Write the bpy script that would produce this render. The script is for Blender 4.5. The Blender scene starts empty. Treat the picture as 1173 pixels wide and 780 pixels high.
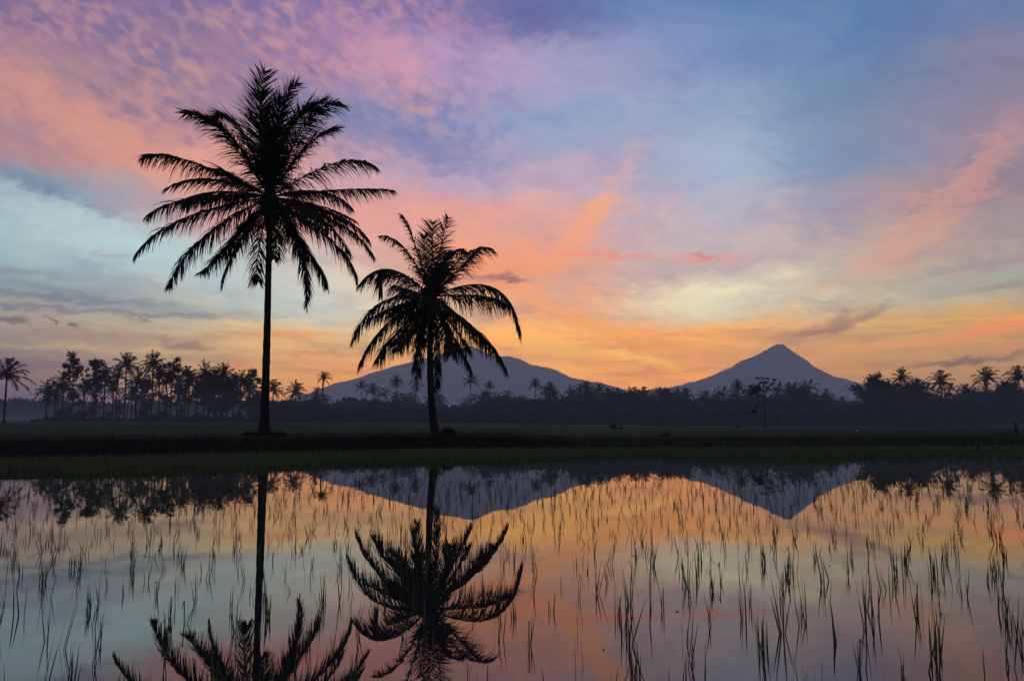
import bpy, math, random
import numpy as np
from mathutils import Matrix, Vector

SC = bpy.context.scene
COL = SC.collection
R = math.radians
rng = np.random.default_rng(7)
random.seed(7)

# ------------------------------------------------------------------ camera
F = 900.0; PW, PH = 1173.0, 780.0
EYE = 0.8
PITCH, ROLL = 6.65, -0.32
cam = bpy.data.cameras.new('camera'); camo = bpy.data.objects.new('camera', cam); COL.objects.link(camo)
cam.sensor_width = 36.0; cam.lens = 36.0 * F / PW; cam.clip_start = 0.05; cam.clip_end = 30000
CM = Matrix.Rotation(R(90 + PITCH), 4, 'X') @ Matrix.Rotation(R(ROLL), 4, 'Z')
camo.matrix_world = Matrix.Translation((0, 0, EYE)) @ CM
SC.camera = camo
cam.dof.use_dof = False

def ray(px, py):
    return (CM.to_3x3() @ Vector((px - PW / 2, PH / 2 - py, -F))).normalized()
def azel(px, py):
    d = ray(px, py)
    return math.degrees(math.atan2(d.x, d.y)), math.degrees(math.asin(d.z))
def at(px, py, Y):                       # point on the pixel's ray at forward distance Y
    d = ray(px, py); k = Y / d.y
    return Vector((d.x * k, Y, EYE + d.z * k))

# ------------------------------------------------------------------ helpers
def tag(o, label=None, cat=None, group=None, kind=None):
    if label: o['label'] = label
    if cat: o['category'] = cat
    if group: o['group'] = group
    if kind: o['kind'] = kind
    return o
def lin(c):
    return tuple((v / 12.92 if v <= .04045 else ((v + .055) / 1.055) ** 2.4) for v in (x / 255.0 for x in c))

class MB:
    def __init__(s): s.v = []; s.f = []; s.n = 0
    def add(s, V, Fc):
        V = np.asarray(V, float).reshape(-1, 3); s.v.append(V); s.f.append(np.asarray(Fc, int) + s.n); s.n += len(V)
    def mesh(s, name, mat, smooth=False):
        V = np.concatenate(s.v); me = bpy.data.meshes.new(name)
        lens = []; idx = []
        for f in s.f:
            idx.append(f.ravel()); lens.append(np.full(len(f), f.shape[1]))
        idx = np.concatenate(idx); lens = np.concatenate(lens)
        me.vertices.add(len(V)); me.vertices.foreach_set('co', V.ravel())
        me.loops.add(len(idx)); me.loops.foreach_set('vertex_index', idx)
        me.polygons.add(len(lens)); st = np.concatenate([[0], np.cumsum(lens)[:-1]])
        me.polygons.foreach_set('loop_start', st)
        if smooth: me.polygons.foreach_set('use_smooth', np.ones(len(lens), bool))
        me.update(calc_edges=True); me.validate()
        me.materials.append(mat)
        return me
    def build(s, name, mat, parent=None, smooth=False):
        o = bpy.data.objects.new(name, s.mesh(name, mat, smooth)); COL.objects.link(o)
        if parent: o.parent = parent
        return o
def obj(name, me, parent=None, loc=(0, 0, 0)):
    o = bpy.data.objects.new(name, me); COL.objects.link(o); o.location = loc
    if parent: o.parent = parent
    return o
def empty(name, loc):
    o = bpy.data.objects.new(name, None); COL.objects.link(o); o.location = loc; o.empty_display_size = .3
    return o

def tube(mb, pts, rad, seg=8):
    pts = np.asarray(pts, float); n = len(pts)
    T = np.gradient(pts, axis=0); T /= np.linalg.norm(T, axis=1)[:, None] + 1e-9
    ref = np.array([1., 0, 0]) if abs(T[0][0]) < .8 else np.array([0, 1., 0])
    V = []
    for i in range(n):
        a = np.cross(T[i], ref); a /= np.linalg.norm(a) + 1e-9; b = np.cross(T[i], a)
        for k in range(seg):
            t = 2 * math.pi * k / seg
            V.append(pts[i] + rad[i] * (math.cos(t) * a + math.sin(t) * b))
    Fc = [[i * seg + k, i * seg + (k + 1) % seg, (i + 1) * seg + (k + 1) % seg, (i + 1) * seg + k] for i in range(n - 1) for k in range(seg)]
    mb.add(V, Fc)

def ribbons(mb, P, D0, L, W, droop, up=np.array([0, 0, -1.]), nseg=3, r=rng, tipw=.15):
    """many ribbons at once. P start (n,3), D0 direction (n,3), L length (n), W width (n), droop (n)"""
    n = len(P); P = P.copy(); D = D0 / (np.linalg.norm(D0, axis=1)[:, None] + 1e-9)
    rv = r.normal(size=(n, 3)); Wd = np.cross(D, rv); Wd /= np.linalg.norm(Wd, axis=1)[:, None] + 1e-9
    rows = []
    for k in range(nseg + 1):
        t = k / nseg
        w = W * (1 - (1 - tipw) * t ** 1.5) * (.6 + .4 * min(1, t * 3)) * .5
        rows.append(np.stack([P - Wd * w[:, None], P + Wd * w[:, None]], 1))
        D = D + up[None, :] * (droop / nseg)[:, None]
        D /= np.linalg.norm(D, axis=1)[:, None] + 1e-9
        P = P + D * (L / nseg)[:, None]
    V = np.stack(rows, 1).reshape(n, (nseg + 1) * 2, 3)
    base = (np.arange(n) * (nseg + 1) * 2)[:, None]
    Fc = []
    for k in range(nseg):
        Fc.append(np.concatenate([base + 2 * k, base + 2 * k + 1, base + 2 * k + 3, base + 2 * k + 2], 1))
    mb.add(V, np.concatenate(Fc))

def leaf_cloud(mb, C, size, r=rng):
    n = len(C); a = r.normal(size=(n, 3)); a /= np.linalg.norm(a, axis=1)[:, None]
    b = np.cross(a, r.normal(size=(n, 3))); b /= np.linalg.norm(b, axis=1)[:, None]
    s = (size * r.uniform(.55, 1.3, n))[:, None]
    V = np.stack([C - a * s * .5, C + b * s * .28, C + a * s * .5, C - b * s * .28], 1)
    mb.add(V, np.arange(n * 4).reshape(n, 4))

def frond(mb, p0, p1, p2, leaf, n, w, droop, r=rng, rad=.035, side_hint=None, start=.14, spread=1.0, fw=.38):
    p0, p1, p2 = [np.asarray(p, float) for p in (p0, p1, p2)]
    t = np.linspace(0, 1, 14)[:, None]
    # p1 is a point ON the curve at its middle
    c = 2 * p1 - .5 * (p0 + p2)
    k1 = p0 + (p1 - p0) * .62; k2 = p1 + (p1 - p0) * .50
    # keep the curve through p1 at its middle: p(.5) = (p0 + 3k1 + 3k2 + p2) / 8
    off = p1 - (p0 + 3 * k1 + 3 * k2 + p2) / 8; k1 = k1 + off * 1.05; k2 = k2 + off * 1.6
    bez = lambda q: (1 - q) ** 3 * p0 + 3 * q * (1 - q) ** 2 * k1 + 3 * q * q * (1 - q) * k2 + q ** 3 * p2
    dbez = lambda q: 3 * (1 - q) ** 2 * (k1 - p0) + 6 * q * (1 - q) * (k2 - k1) + 3 * q * q * (p2 - k2)
    B = bez(t)
    tube(mb, B, np.linspace(rad, rad * .2, 14), 4)
    tt = np.repeat(np.linspace(start, 1, n), 2) + r.uniform(-.006, .006, 2 * n); tt = np.clip(tt, 0, 1)
    sg = np.tile([1., -1.], n)
    T_ = tt[:, None]
    P = bez(T_)
    T = dbez(T_); T /= np.linalg.norm(T, axis=1)[:, None] + 1e-9
    if side_hint is None:
        ch = p2 - p0; h = np.array([ch[0], ch[1], 0.]); nn = np.linalg.norm(h)
        if nn < .25 * np.linalg.norm(ch): side = np.array([.9, .35, 0])
        else: side = np.cross(h / nn, [0, 0, 1.])
    else: side = np.asarray(side_hint, float)
    S = side[None, :] - T * (T @ side)[:, None]; S /= np.linalg.norm(S, axis=1)[:, None] + 1e-9
    upv = np.cross(S, T); upv *= np.sign(upv[:, 2:3] + 1e-6)
    D = S * sg[:, None] * spread + T * (fw + .55 * T_) + upv * .1 + r.normal(scale=.13, size=P.shape)
    prof = np.sin(np.clip(.18 + .78 * tt, 0, 1) * math.pi) ** .55
    L = leaf * np.clip(prof, .3, 1) * r.uniform(.55, 1.15, len(tt))
    keep = r.random(len(tt)) > .05
    ribbons(mb, P[keep], D[keep], L[keep], np.full(keep.sum(), w) * r.uniform(.7, 1.25, keep.sum()), np.full(keep.sum(), droop) * r.uniform(.6, 1.4, keep.sum()), r=r)

# ------------------------------------------------------------------ materials
def mat(name, base, rough=.8, noise=None, spec=.2, bump=0.):
    m = bpy.data.materials.new(name); m.use_nodes = True; nt = m.node_tree; b = nt.nodes['Principled BSDF']
    b.inputs['Base Color'].default_value = (*base, 1); b.inputs['Roughness'].default_value = rough
    b.inputs['Specular IOR Level'].default_value = spec
    if noise:
        col2, sc = noise
        tc = nt.nodes.new('ShaderNodeTexCoord'); nz = nt.nodes.new('ShaderNodeTexNoise'); nz.inputs['Scale'].default_value = sc
        nz.inputs['Detail'].default_value = 6
        mx = nt.nodes.new('ShaderNodeMix'); mx.data_type = 'RGBA'
        rp = nt.nodes.new('ShaderNodeValToRGB'); rp.color_ramp.elements[0].position = .35; rp.color_ramp.elements[1].position = .65
        nt.links.new(tc.outputs['Object'], nz.inputs['Vector']); nt.links.new(nz.outputs['Fac'], rp.inputs['Fac'])
        nt.links.new(rp.outputs['Color'], mx.inputs['Factor'])
        mx.inputs['A'].default_value = (*base, 1); mx.inputs['B'].default_value = (*col2, 1)
        nt.links.new(mx.outputs['Result'], b.inputs['Base Color'])
        if bump:
            bp = nt.nodes.new('ShaderNodeBump'); bp.inputs['Strength'].default_value = bump; bp.inputs['Distance'].default_value = .05
            nt.links.new(nz.outputs['Fac'], bp.inputs['Height']); nt.links.new(bp.outputs['Normal'], b.inputs['Normal'])
    return m
M_frond = mat('coconut_frond', (.012, .016, .008), .8, ((.020, .022, .010), 1.3), .05)
M_trunk = mat('palm_bark', (.014, .012, .011), .95, ((.030, .026, .022), 6), .05, .6)
M_nut = mat('coconut_husk', (.06, .05, .02), .7, ((.04, .05, .015), 5))
M_leaf = mat('tree_leaves', (.010, .015, .009), .85, ((.018, .024, .012), .7), .05)
M_bark = mat('tree_bark', (.04, .033, .028), .9, ((.06, .05, .04), 4), .1, .5)
M_soil = mat('bank_earth', (.016, .013, .009), .95, ((.022, .028, .010), 1.4), .1, .8)
M_rice = mat('rice_blade', (.050, .070, .024), .6, ((.080, .095, .036), 3.5), .25)
def translucent(m, col, f):
    nt = m.node_tree; b = nt.nodes['Principled BSDF']; t = nt.nodes.new('ShaderNodeBsdfTranslucent'); t.inputs['Color'].default_value = (*col, 1)
    mx = nt.nodes.new('ShaderNodeMixShader'); mx.inputs[0].default_value = f
    o = [n for n in nt.nodes if n.type == 'OUTPUT_MATERIAL'][0]
    nt.links.new(b.outputs[0], mx.inputs[1]); nt.links.new(t.outputs[0], mx.inputs[2]); nt.links.new(mx.outputs[0], o.inputs['Surface'])
translucent(M_rice, (.07, .10, .03), .25)
M_grass = mat('field_grass', (.02, .032, .010), .8, ((.035, .05, .014), 1.1), .15)
M_rock = mat('mountain_slope', (.035, .045, .04), .95, ((.055, .05, .05), .004), .0)
M_white = mat('white_paint', (.75, .75, .74), .6)
M_wood = mat('weathered_wood', (.022, .019, .016), .9, ((.035, .03, .026), 9))
M_metal = mat('grey_metal', (.2, .2, .22), .5)

# water: dark muddy bottom below, mirror-like still surface with faint ripples
def water_mat():
    m = bpy.data.materials.new('paddy_water'); m.use_nodes = True; nt = m.node_tree; b = nt.nodes['Principled BSDF']
    b.inputs['Base Color'].default_value = (.012, .012, .011, 1); b.inputs['Roughness'].default_value = .012
    b.inputs['IOR'].default_value = 1.45
    geo = nt.nodes.new('ShaderNodeNewGeometry')
    n1 = nt.nodes.new('ShaderNodeTexNoise'); n1.inputs['Scale'].default_value = 1.6; n1.inputs['Detail'].default_value = 3
    n2 = nt.nodes.new('ShaderNodeTexNoise'); n2.inputs['Scale'].default_value = .35; n2.inputs['Detail'].default_value = 1
    nt.links.new(geo.outputs['Position'], n1.inputs['Vector']); nt.links.new(geo.outputs['Position'], n2.inputs['Vector'])
    ad = nt.nodes.new('ShaderNodeMath'); ad.operation = 'MULTIPLY'
    nt.links.new(n1.outputs['Fac'], ad.inputs[0]); nt.links.new(n2.outputs['Fac'], ad.inputs[1])
    bp = nt.nodes.new('ShaderNodeBump'); bp.inputs['Strength'].default_value = 1; bp.inputs['Distance'].default_value = .0011
    nt.links.new(ad.outputs[0], bp.inputs['Height']); nt.links.new(bp.outputs['Normal'], b.inputs['Normal'])
    return m
M_water = water_mat()

# ------------------------------------------------------------------ terrain
def sstep(x, a, b):
    t = np.clip((x - a) / (b - a), 0, 1); return t * t * (3 - 2 * t)
def vnoise(x, y, s=0):
    xi = np.floor(x).astype(int); yi = np.floor(y).astype(int); fx = x - xi; fy = y - yi
    def h(i, j):
        v = np.sin(i * 127.1 + j * 311.7 + s * 74.7) * 43758.5453; return v - np.floor(v)
    fx = fx * fx * (3 - 2 * fx); fy = fy * fy * (3 - 2 * fy)
    return (h(xi, yi) * (1 - fx) + h(xi + 1, yi) * fx) * (1 - fy) + (h(xi, yi + 1) * (1 - fx) + h(xi + 1, yi + 1) * fx) * fy
def toe(X):
    return np.interp(X, [-60, -16, -9.6, -3.4, 0, 60], [22, 25, 30, 35, 35.5, 34.5]) + .45 * (vnoise(X * .35, X * 0 + 3) - .5) * 2 + .2 * (vnoise(X * 1.4, X * 0 + 9) - .5)
def G(X, Y):
    X = np.asarray(X, float); Y = np.asarray(Y, float)
    tn = X / np.maximum(Y, 10)
    sr = sstep(X, -.5, 5.5) * sstep(Y, 5, 20)
    T = toe(X)
    nz = vnoise(X * .9, Y * .9, 1) - .5; nf = vnoise(X * .12, Y * .08, 2) - .5
    top = .62 * (1 - sr) + .24 * sr + (vnoise(X * .21, X * 0 + 7, 3) - .5) * .16 * (1 - .5 * sr) + (vnoise(X * .9, X * 0 + 2, 5) - .5) * .07
    wr = 1.1 * (1 - sr) + .6 * sr
    z = -.12 + (top + .12) * sstep(Y, T - .1, T + wr)
    # second flooded terrace on the right
    pan = sstep(Y, 37.0, 37.5) * (1 - sstep(Y, 49.5, 50.2)) * sr
    z = z - pan * (.24 - .10)
    z = z + sr * .12 * sstep(Y, 49.5, 50.5) * (1 - .5 * sstep(Y, 51, 53))
    # bunds, low steps between far terraces
    zb = np.interp(tn, [-.65, -.4, -.05, .2, .65], [5.3, 5.0, 3.9, 2.6, 2.1])
    far = np.clip((Y - 58) / 200., 0, 1)
    st = np.floor(far * 7) / 7 + sstep((far * 7) % 1, .9, 1.0) / 7
    z = z + (zb - top) * (st * .6 + far * .4) * (Y > 58)
    z = z + nz * .05 * sstep(Y, T, T + 1) * (1 - pan) + nf * .25 * sstep(Y, 70, 120)
    # near bank under the camera and the sides of the paddy
    z = z + (.42 + nz * .05) * (1 - sstep(Y, .2, 1.2)) * (Y < 5)
    z = np.where(Y < T, z + .45 * sstep(np.abs(X), 92, 93), z)
    return z
def axis(segs):
    out = [segs[0][0]]
    for a, b, s in segs:
        n = max(1, int(round((b - a) / s))); out += list(np.linspace(a, b, n + 1)[1:])
    return np.array(out)
ys = axis([(-5200, -500, 1500), (-500, -50, 110), (-50, -2, 8), (-2, 2, .25), (2, 20, 3), (20, 60, .25), (60, 300, 3), (300, 1000, 70), (1000, 5300, 600)])
xh = axis([(0, 40, .6), (40, 100, 2), (100, 300, 10), (300, 1000, 70), (1000, 5200, 700)])
xs = np.concatenate([-xh[::-1][:-1], xh])
XX, YY = np.meshgrid(xs, ys)
ZZ = G(XX, YY)
mb = MB(); nx, ny = len(xs), len(ys)
ii = np.arange((ny - 1) * nx).reshape(ny - 1, nx)[:, :-1].ravel()
mb.add(np.stack([XX, YY, ZZ], -1), np.stack([ii, ii + 1, ii + nx + 1, ii + nx], 1))

def ground_mat():
    m = bpy.data.materials.new('rice_land'); m.use_nodes = True; nt = m.node_tree; b = nt.nodes['Principled BSDF']
    b.inputs['Roughness'].default_value = .95; b.inputs['Specular IOR Level'].default_value = .05
    N = nt.nodes.new; Lk = nt.links.new
    geo = N('ShaderNodeNewGeometry'); mp = N('ShaderNodeMapping'); mp.inputs['Scale'].default_value = (.02, .11, .1)
    Lk(geo.outputs['Position'], mp.inputs['Vector'])
    n1 = N('ShaderNodeTexNoise'); n1.inputs['Scale'].default_value = 1; n1.inputs['Detail'].default_value = 5; Lk(mp.outputs[0], n1.inputs['Vector'])
    n2 = N('ShaderNodeTexNoise'); n2.inputs['Scale'].default_value = 2.2; n2.inputs['Detail'].default_value = 8; Lk(geo.outputs['Position'], n2.inputs['Vector'])
    r1 = N('ShaderNodeValToRGB'); e = r1.color_ramp.elements
    e[0].position = .38; e[0].color = (.008, .011, .006, 1); e[1].position = .62; e[1].color = (.016, .036, .013, 1)
    Lk(n1.outputs['Fac'], r1.inputs['Fac'])
    r2 = N('ShaderNodeValToRGB'); e = r2.color_ramp.elements
    e[0].position = .3; e[0].color = (.4, .4, .4, 1); e[1].position = .7; e[1].color = (1.25, 1.25, 1.25, 1)
    Lk(n2.outputs['Fac'], r2.inputs['Fac'])
    mx = N('ShaderNodeMix'); mx.data_type = 'RGBA'; mx.blend_type = 'MULTIPLY'; mx.inputs['Factor'].default_value = 1
    Lk(r1.outputs['Color'], mx.inputs['A']); Lk(r2.outputs['Color'], mx.inputs['B'])
    # the earth bank itself (near 20..50 m) is bare dark mud
    sp = N('ShaderNodeSeparateXYZ'); Lk(geo.outputs['Position'], sp.inputs[0])
    mr = N('ShaderNodeMapRange'); mr.inputs['From Min'].default_value = 44; mr.inputs['From Max'].default_value = 62; Lk(sp.outputs['Y'], mr.inputs['Value'])
    m2 = N('ShaderNodeMix'); m2.data_type = 'RGBA'; Lk(mr.outputs[0], m2.inputs['Factor'])
    m2.inputs['A'].default_value = (.009, .008, .006, 1); Lk(mx.outputs['Result'], m2.inputs['B'])
    Lk(m2.outputs['Result'], b.inputs['Base Color'])
    bp = N('ShaderNodeBump'); bp.inputs['Strength'].default_value = .6; bp.inputs['Distance'].default_value = .08
    Lk(n2.outputs['Fac'], bp.inputs['Height']); Lk(bp.outputs['Normal'], b.inputs['Normal'])
    return m
g = mb.build('ground', ground_mat(), smooth=True); tag(g, kind='structure')

mb = MB(); mb.add([(-93, .6, 0), (93, .6, 0), (93, 37, 0), (-93, 37, 0)], [[0, 1, 2, 3]])
w = mb.build('water', M_water); tag(w, kind='structure')
mb = MB(); mb.add([(1, 36.9, .165), (92, 36.9, .165), (92, 50.4, .165), (1, 50.4, .165)], [[0, 1, 2, 3]])
w = mb.build('flooded_terrace_water', M_water); tag(w, kind='structure')

# ------------------------------------------------------------------ mountains
def mountain(name, D, prof, peak_px, seed):
    pk = at(*peak_px, D)
    rx = []; zz = []
    for (px, py) in prof:
        p = at(px, py, D); rx.append(p.x - pk.x); zz.append(p.z)
    rx = np.array(rx); zz = np.array(zz)
    n_r, n_a = 90, 220
    rr = np.concatenate([[0], np.geomspace(6, 2600, n_r)])
    V = []; rv = np.random.default_rng(seed)
    ph = rv.uniform(0, 6.28, 8)
    for r_ in rr:
        a = np.linspace(0, 2 * math.pi, n_a, endpoint=False)
        wl = (1 - np.cos(a)) / 2
        zr = np.interp(r_, rx[rx >= 0], zz[rx >= 0]); zl = np.interp(-r_, rx[rx <= 0], zz[rx <= 0])
        # past the drawn profile keep falling to the plain
        z = zr * (1 - wl) + zl * wl
        gul = sum(np.sin(a * k + ph[i] + .8 * np.sin(r_ / 170. + i)) / (i + 1.5) for i, k in enumerate((11, 17, 29, 41, 57)))
        z = z + gul * np.clip(r_ * .022, 0, 9) * np.clip(z / 120., 0, 1)
        z = z + (vnoise(r_ / 16 + a * 7, a * 30, seed) - .5) * np.clip(6 + r_ * .02, 0, 11) + (vnoise(r_ / 7 + a * 3, a * 9, seed + 4) - .5) * 5
        z = z * (1 - sstep(r_, 1900, 2600)) - 3 * sstep(r_, 1900, 2600)
        V.append(np.stack([pk.x + r_ * np.cos(a), D + r_ * np.sin(a) * .38, z], -1))
    V = np.array(V).reshape(-1, 3); Fc = []
    for i in range(n_r):
        k = np.arange(n_a); k2 = (k + 1) % n_a
        Fc.append(np.stack([i * n_a + k, i * n_a + k2, (i + 1) * n_a + k2, (i + 1) * n_a + k], 1))
    mb = MB(); mb.add(V, np.concatenate(Fc))
    o = mb.build(name, M_rock, smooth=True); tag(o, kind='structure'); return o
mountain('mountain_broad', 4300, [(200, 484), (300, 468), (345, 455), (375, 443), (400, 437), (430, 428), (470, 417), (500, 408), (520, 402), (532, 399), (541, 397.5),
    (552, 402), (560, 406), (572, 410), (585, 409.5), (595, 413), (610, 420), (635, 425), (655, 434), (680, 440), (710, 446), (735, 455), (800, 472), (900, 488)], (541, 397.5), 3)
mountain('mountain_cone', 4000, [(600, 489), (690, 463), (725, 452), (770, 446), (795, 440), (820, 430), (835, 424), (850, 414), (862, 410), (872, 405), (880, 400), (887, 396),
    (891, 395), (897, 395), (903, 400), (915, 408), (935, 423), (955, 433), (983, 441), (1020, 452), (1080, 464), (1200, 482)], (892, 395), 5)

# ------------------------------------------------------------------ palms in the foreground
def big_palm(base_px, D, trunk_pts, origin, lk, fronds, nuts_seed, label, leaf, dd, unit=None):
    m_px = D / F
    gx = at(base_px[0], 497, D).x
    gz = float(G(gx, D)) - .05
    root = empty('coconut_palm', (gx, D, gz)); tag(root, label, 'palm tree')
    def loc(px, py, dy=0.):
        p = at(px, py, D); return np.array([p.x - gx, dy, p.z - gz])
    # trunk
    P = []; Rd = []
    for (x, y, wpx) in trunk_pts:
        P.append(loc(x, y)); Rd.append(wpx * m_px / 2 * .9)
    P = np.array(P); Rd = np.array(Rd)
    P[0][2] = -.15
    t = np.linspace(0, len(P) - 1, 64); k = np.arange(len(P))
    Pi = np.stack([np.interp(t, k, P[:, i]) for i in range(3)], 1)
    for _ in range(4): Pi[1:-1] = (Pi[:-2] + 2 * Pi[1:-1] + Pi[2:]) / 4
    Ri = np.interp(t, k, Rd) * (1 + .035 * np.sin(np.arange(64) * 2.4)) * (1 + .03 * rng.normal(size=64))
    mb = MB(); tube(mb, Pi, Ri, 12); mb.build('trunk', M_trunk, root, True)
    cc = Pi[-1]
    # leaf bases at the crown
    mb = MB()
    tube(mb, [cc - [0, 0, .7], cc + [0, 0, -.2], cc + [0, 0, .5], cc + [0, 0, 1.1]], [Ri[-1] * 1.05, Ri[-1] * 2.0, Ri[-1] * 1.7, .06], 10)
    n = 70
    Pp = cc + rng.normal(scale=(.16, .16, .35), size=(n, 3)); Dd = rng.normal(size=(n, 3)) + [0, 0, .3]
    ribbons(mb, Pp, Dd, rng.uniform(.3, 1.0, n), np.full(n, .07), np.full(n, 1.2))
    mb.build('crown_shaft', M_trunk, root)
    # coconuts
    rn = np.random.default_rng(nuts_seed)
    mb = MB()
    for _ in range(16):
        a = rn.uniform(0, 6.28); rr_ = rn.uniform(.28, .55); c = cc + np.array([rr_ * math.cos(a), rr_ * math.sin(a), rn.uniform(-.75, -.1)])
        ph = np.linspace(0, math.pi, 6)
        tube(mb, [c + [0, 0, .16 * math.cos(q)] for q in ph], [.13 * math.sin(q) + .004 for q in ph], 7)
    mb.build('coconut_cluster', M_nut, root, True)
    ox, oy, u = origin
    rj = np.random.default_rng(nuts_seed + 5)
    extra = []; tk = .955; cx0 = (trunk_pts[-1][0] - ox) / u; cy0 = (trunk_pts[-1][1] - oy) / u
    for fr in fronds:
        if rj.random() < (.35 if lk < 1.6 else .2):
            q = rj.uniform(.62, .85); cxz = np.array([(at(trunk_pts[-1][0], trunk_pts[-1][1], D).x), 0.])
            oc = np.array([(trunk_pts[-1][0] - ox) / u, (trunk_pts[-1][1] - oy) / u])
            mm = oc + (np.array(fr[0]) - oc) * q + rj.normal(scale=9, size=2); tt_ = oc + (np.array(fr[1]) - oc) * q + rj.normal(scale=22, size=2)
            sd_ = rj.choice([-1, 1]); extra.append((tuple(mm), tuple(tt_), sd_ * rj.uniform(.8, 1.6), sd_ * rj.uniform(1.6, 3.0), fr[4] if len(fr) > 4 else {}))
    for fr in list(fronds) + extra:
        mid, tip, dm, dt = fr[0], fr[1], fr[2], fr[3]
        opt = fr[4] if len(fr) > 4 else {}
        tip = (cx0 + (tip[0] - cx0) * tk, cy0 + (tip[1] - cy0) * tk)
        M1 = loc(ox + mid[0] * u, oy + mid[1] * u, dm); T1 = loc(ox + tip[0] * u, oy + tip[1] * u, dt)
        v = M1 - cc; v /= np.linalg.norm(v)
        p0 = cc + v * .15 + np.array([0, 0, opt.get('lift', .1)])
        mb = MB()
        Ln = np.linalg.norm(M1 - p0) + np.linalg.norm(T1 - M1)
        frond(mb, p0, M1, T1, opt.get('leaf', leaf) * lk, int(opt.get('n', max(34, Ln * 24))), opt.get('w', .068), opt.get('droop', dd), spread=opt.get('sp', .8), rad=.045, fw=opt.get('fw', .38))
        mb.build('frond', M_frond, root)
    return root

Z1 = (140, 60, .3975)
f1 = [  # (mid), (tip), depth at mid, depth at tip   (outline coordinates of the crown)
 ((330, 265), (190, 185), -.4, -.8, dict(leaf=1.12, droop=.5)),
 ((345, 230), (235, 160), .4, .9, dict(leaf=.9, droop=.5)),
 ((405, 235), (415, 45), -.3, -.2, dict(fw=.9, n=105, leaf=1.12, droop=.25, sp=.9)),
 ((425, 250), (440, 85), .8, 1.2, dict(fw=.9, n=105, leaf=1.12, droop=.3, sp=.9)),
 ((395, 270), (375, 110), 1.0, 1.8, dict(fw=.9, n=105, leaf=.95, droop=.3)),
 ((468, 240), (575, 105), .3, .8, dict(fw=.9, n=105, leaf=1.2, droop=.4)),
 ((455, 240), (520, 95), -.6, -.8, dict(fw=.9, n=105, leaf=.95, droop=.3)),
 ((520, 235), (642, 145), -.2, -.5, dict(leaf=1.12, droop=.7)),
 ((500, 270), (600, 170), .9, 1.8, dict(leaf=1.12, droop=.7)),
 ((225, 330), (68, 318), -.5, -.9, dict(leaf=.95, droop=1.1)),
 ((320, 350), (232, 290), .9, 2.2, dict(leaf=1.12, droop=.7)),
 ((350, 300), (285, 235), -1.2, -2.6, dict(leaf=.9, droop=.7)),
 ((225, 415), (42, 470), .2, .4, dict(leaf=.85, droop=1.3)),
 ((270, 395), (115, 412), 1.2, 2.0, dict(leaf=.75, droop=1.1)),
 ((225, 480), (60, 615), -.8, -1.4, dict(leaf=.8, droop=1.3)),
 ((255, 510), (98, 680), .3, .8, dict(leaf=.9, droop=1.3)),
 ((300, 510), (150, 610), 1.6, 2.8, dict(leaf=.85, droop=1.3)),
 ((355, 540), (298, 692), -.5, -.8, dict(leaf=.8, droop=1.2)),
 ((370, 560), (340, 640), 1.2, 2.6, dict(leaf=.75, droop=1.4)),
 ((510, 560), (543, 748), -.4, -.5, dict(leaf=.85, droop=1.2)),
 ((520, 555), (572, 665), .8, 1.6, dict(leaf=.8, droop=1.3)),
 ((470, 540), (490, 640), -1.6, -2.8, dict(leaf=.7, droop=1.3)),
 ((600, 335), (757, 345), -.4, -.8, dict(leaf=.85, droop=1.2)),
 ((600, 385), (787, 375), .7, 1.2, dict(leaf=.75, droop=1.3)),
 ((565, 420), (692, 480), -1.2, -1.8, dict(leaf=.85, droop=1.3)),
 ((590, 455), (722, 545), .2, .3, dict(leaf=.75, droop=1.3)),
 ((610, 490), (752, 615), -.7, -1.2, dict(leaf=.7, droop=1.3)),
 ((575, 515), (670, 650), .9, 1.4, dict(leaf=.85, droop=1.3)),
 ((540, 470), (640, 560), -2.0, -3.6, dict(leaf=.9, droop=1.3)),
 ((350, 440), (270, 500), -2.2, -4.2, dict(leaf=.9, droop=1.3)),
 ((440, 460), (460, 540), 2.4, 4.6, dict(leaf=.9, droop=1.3)),
 ((400, 330), (370, 290), 2.2, 4.2, dict(leaf=1.0, droop=.9)),
 ((470, 340), (520, 300), -2.2, -4.2, dict(leaf=1.0, droop=.9)),
]
big_palm((303, 497), 38.0, [(302, 503, 21), (302.5, 494, 15.5), (303, 484, 12.5), (303.5, 465, 11), (304.5, 430, 10), (306, 380, 9), (307.3, 320, 8), (308.5, 262, 7.5), (309.5, 228, 8)],
         Z1, 1.55, f1, 11, 'tallest coconut palm, straight bare trunk and spreading crown, on the dark earth bank', .9, 1.0)
Z2 = (380, 230, .3715)
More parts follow.
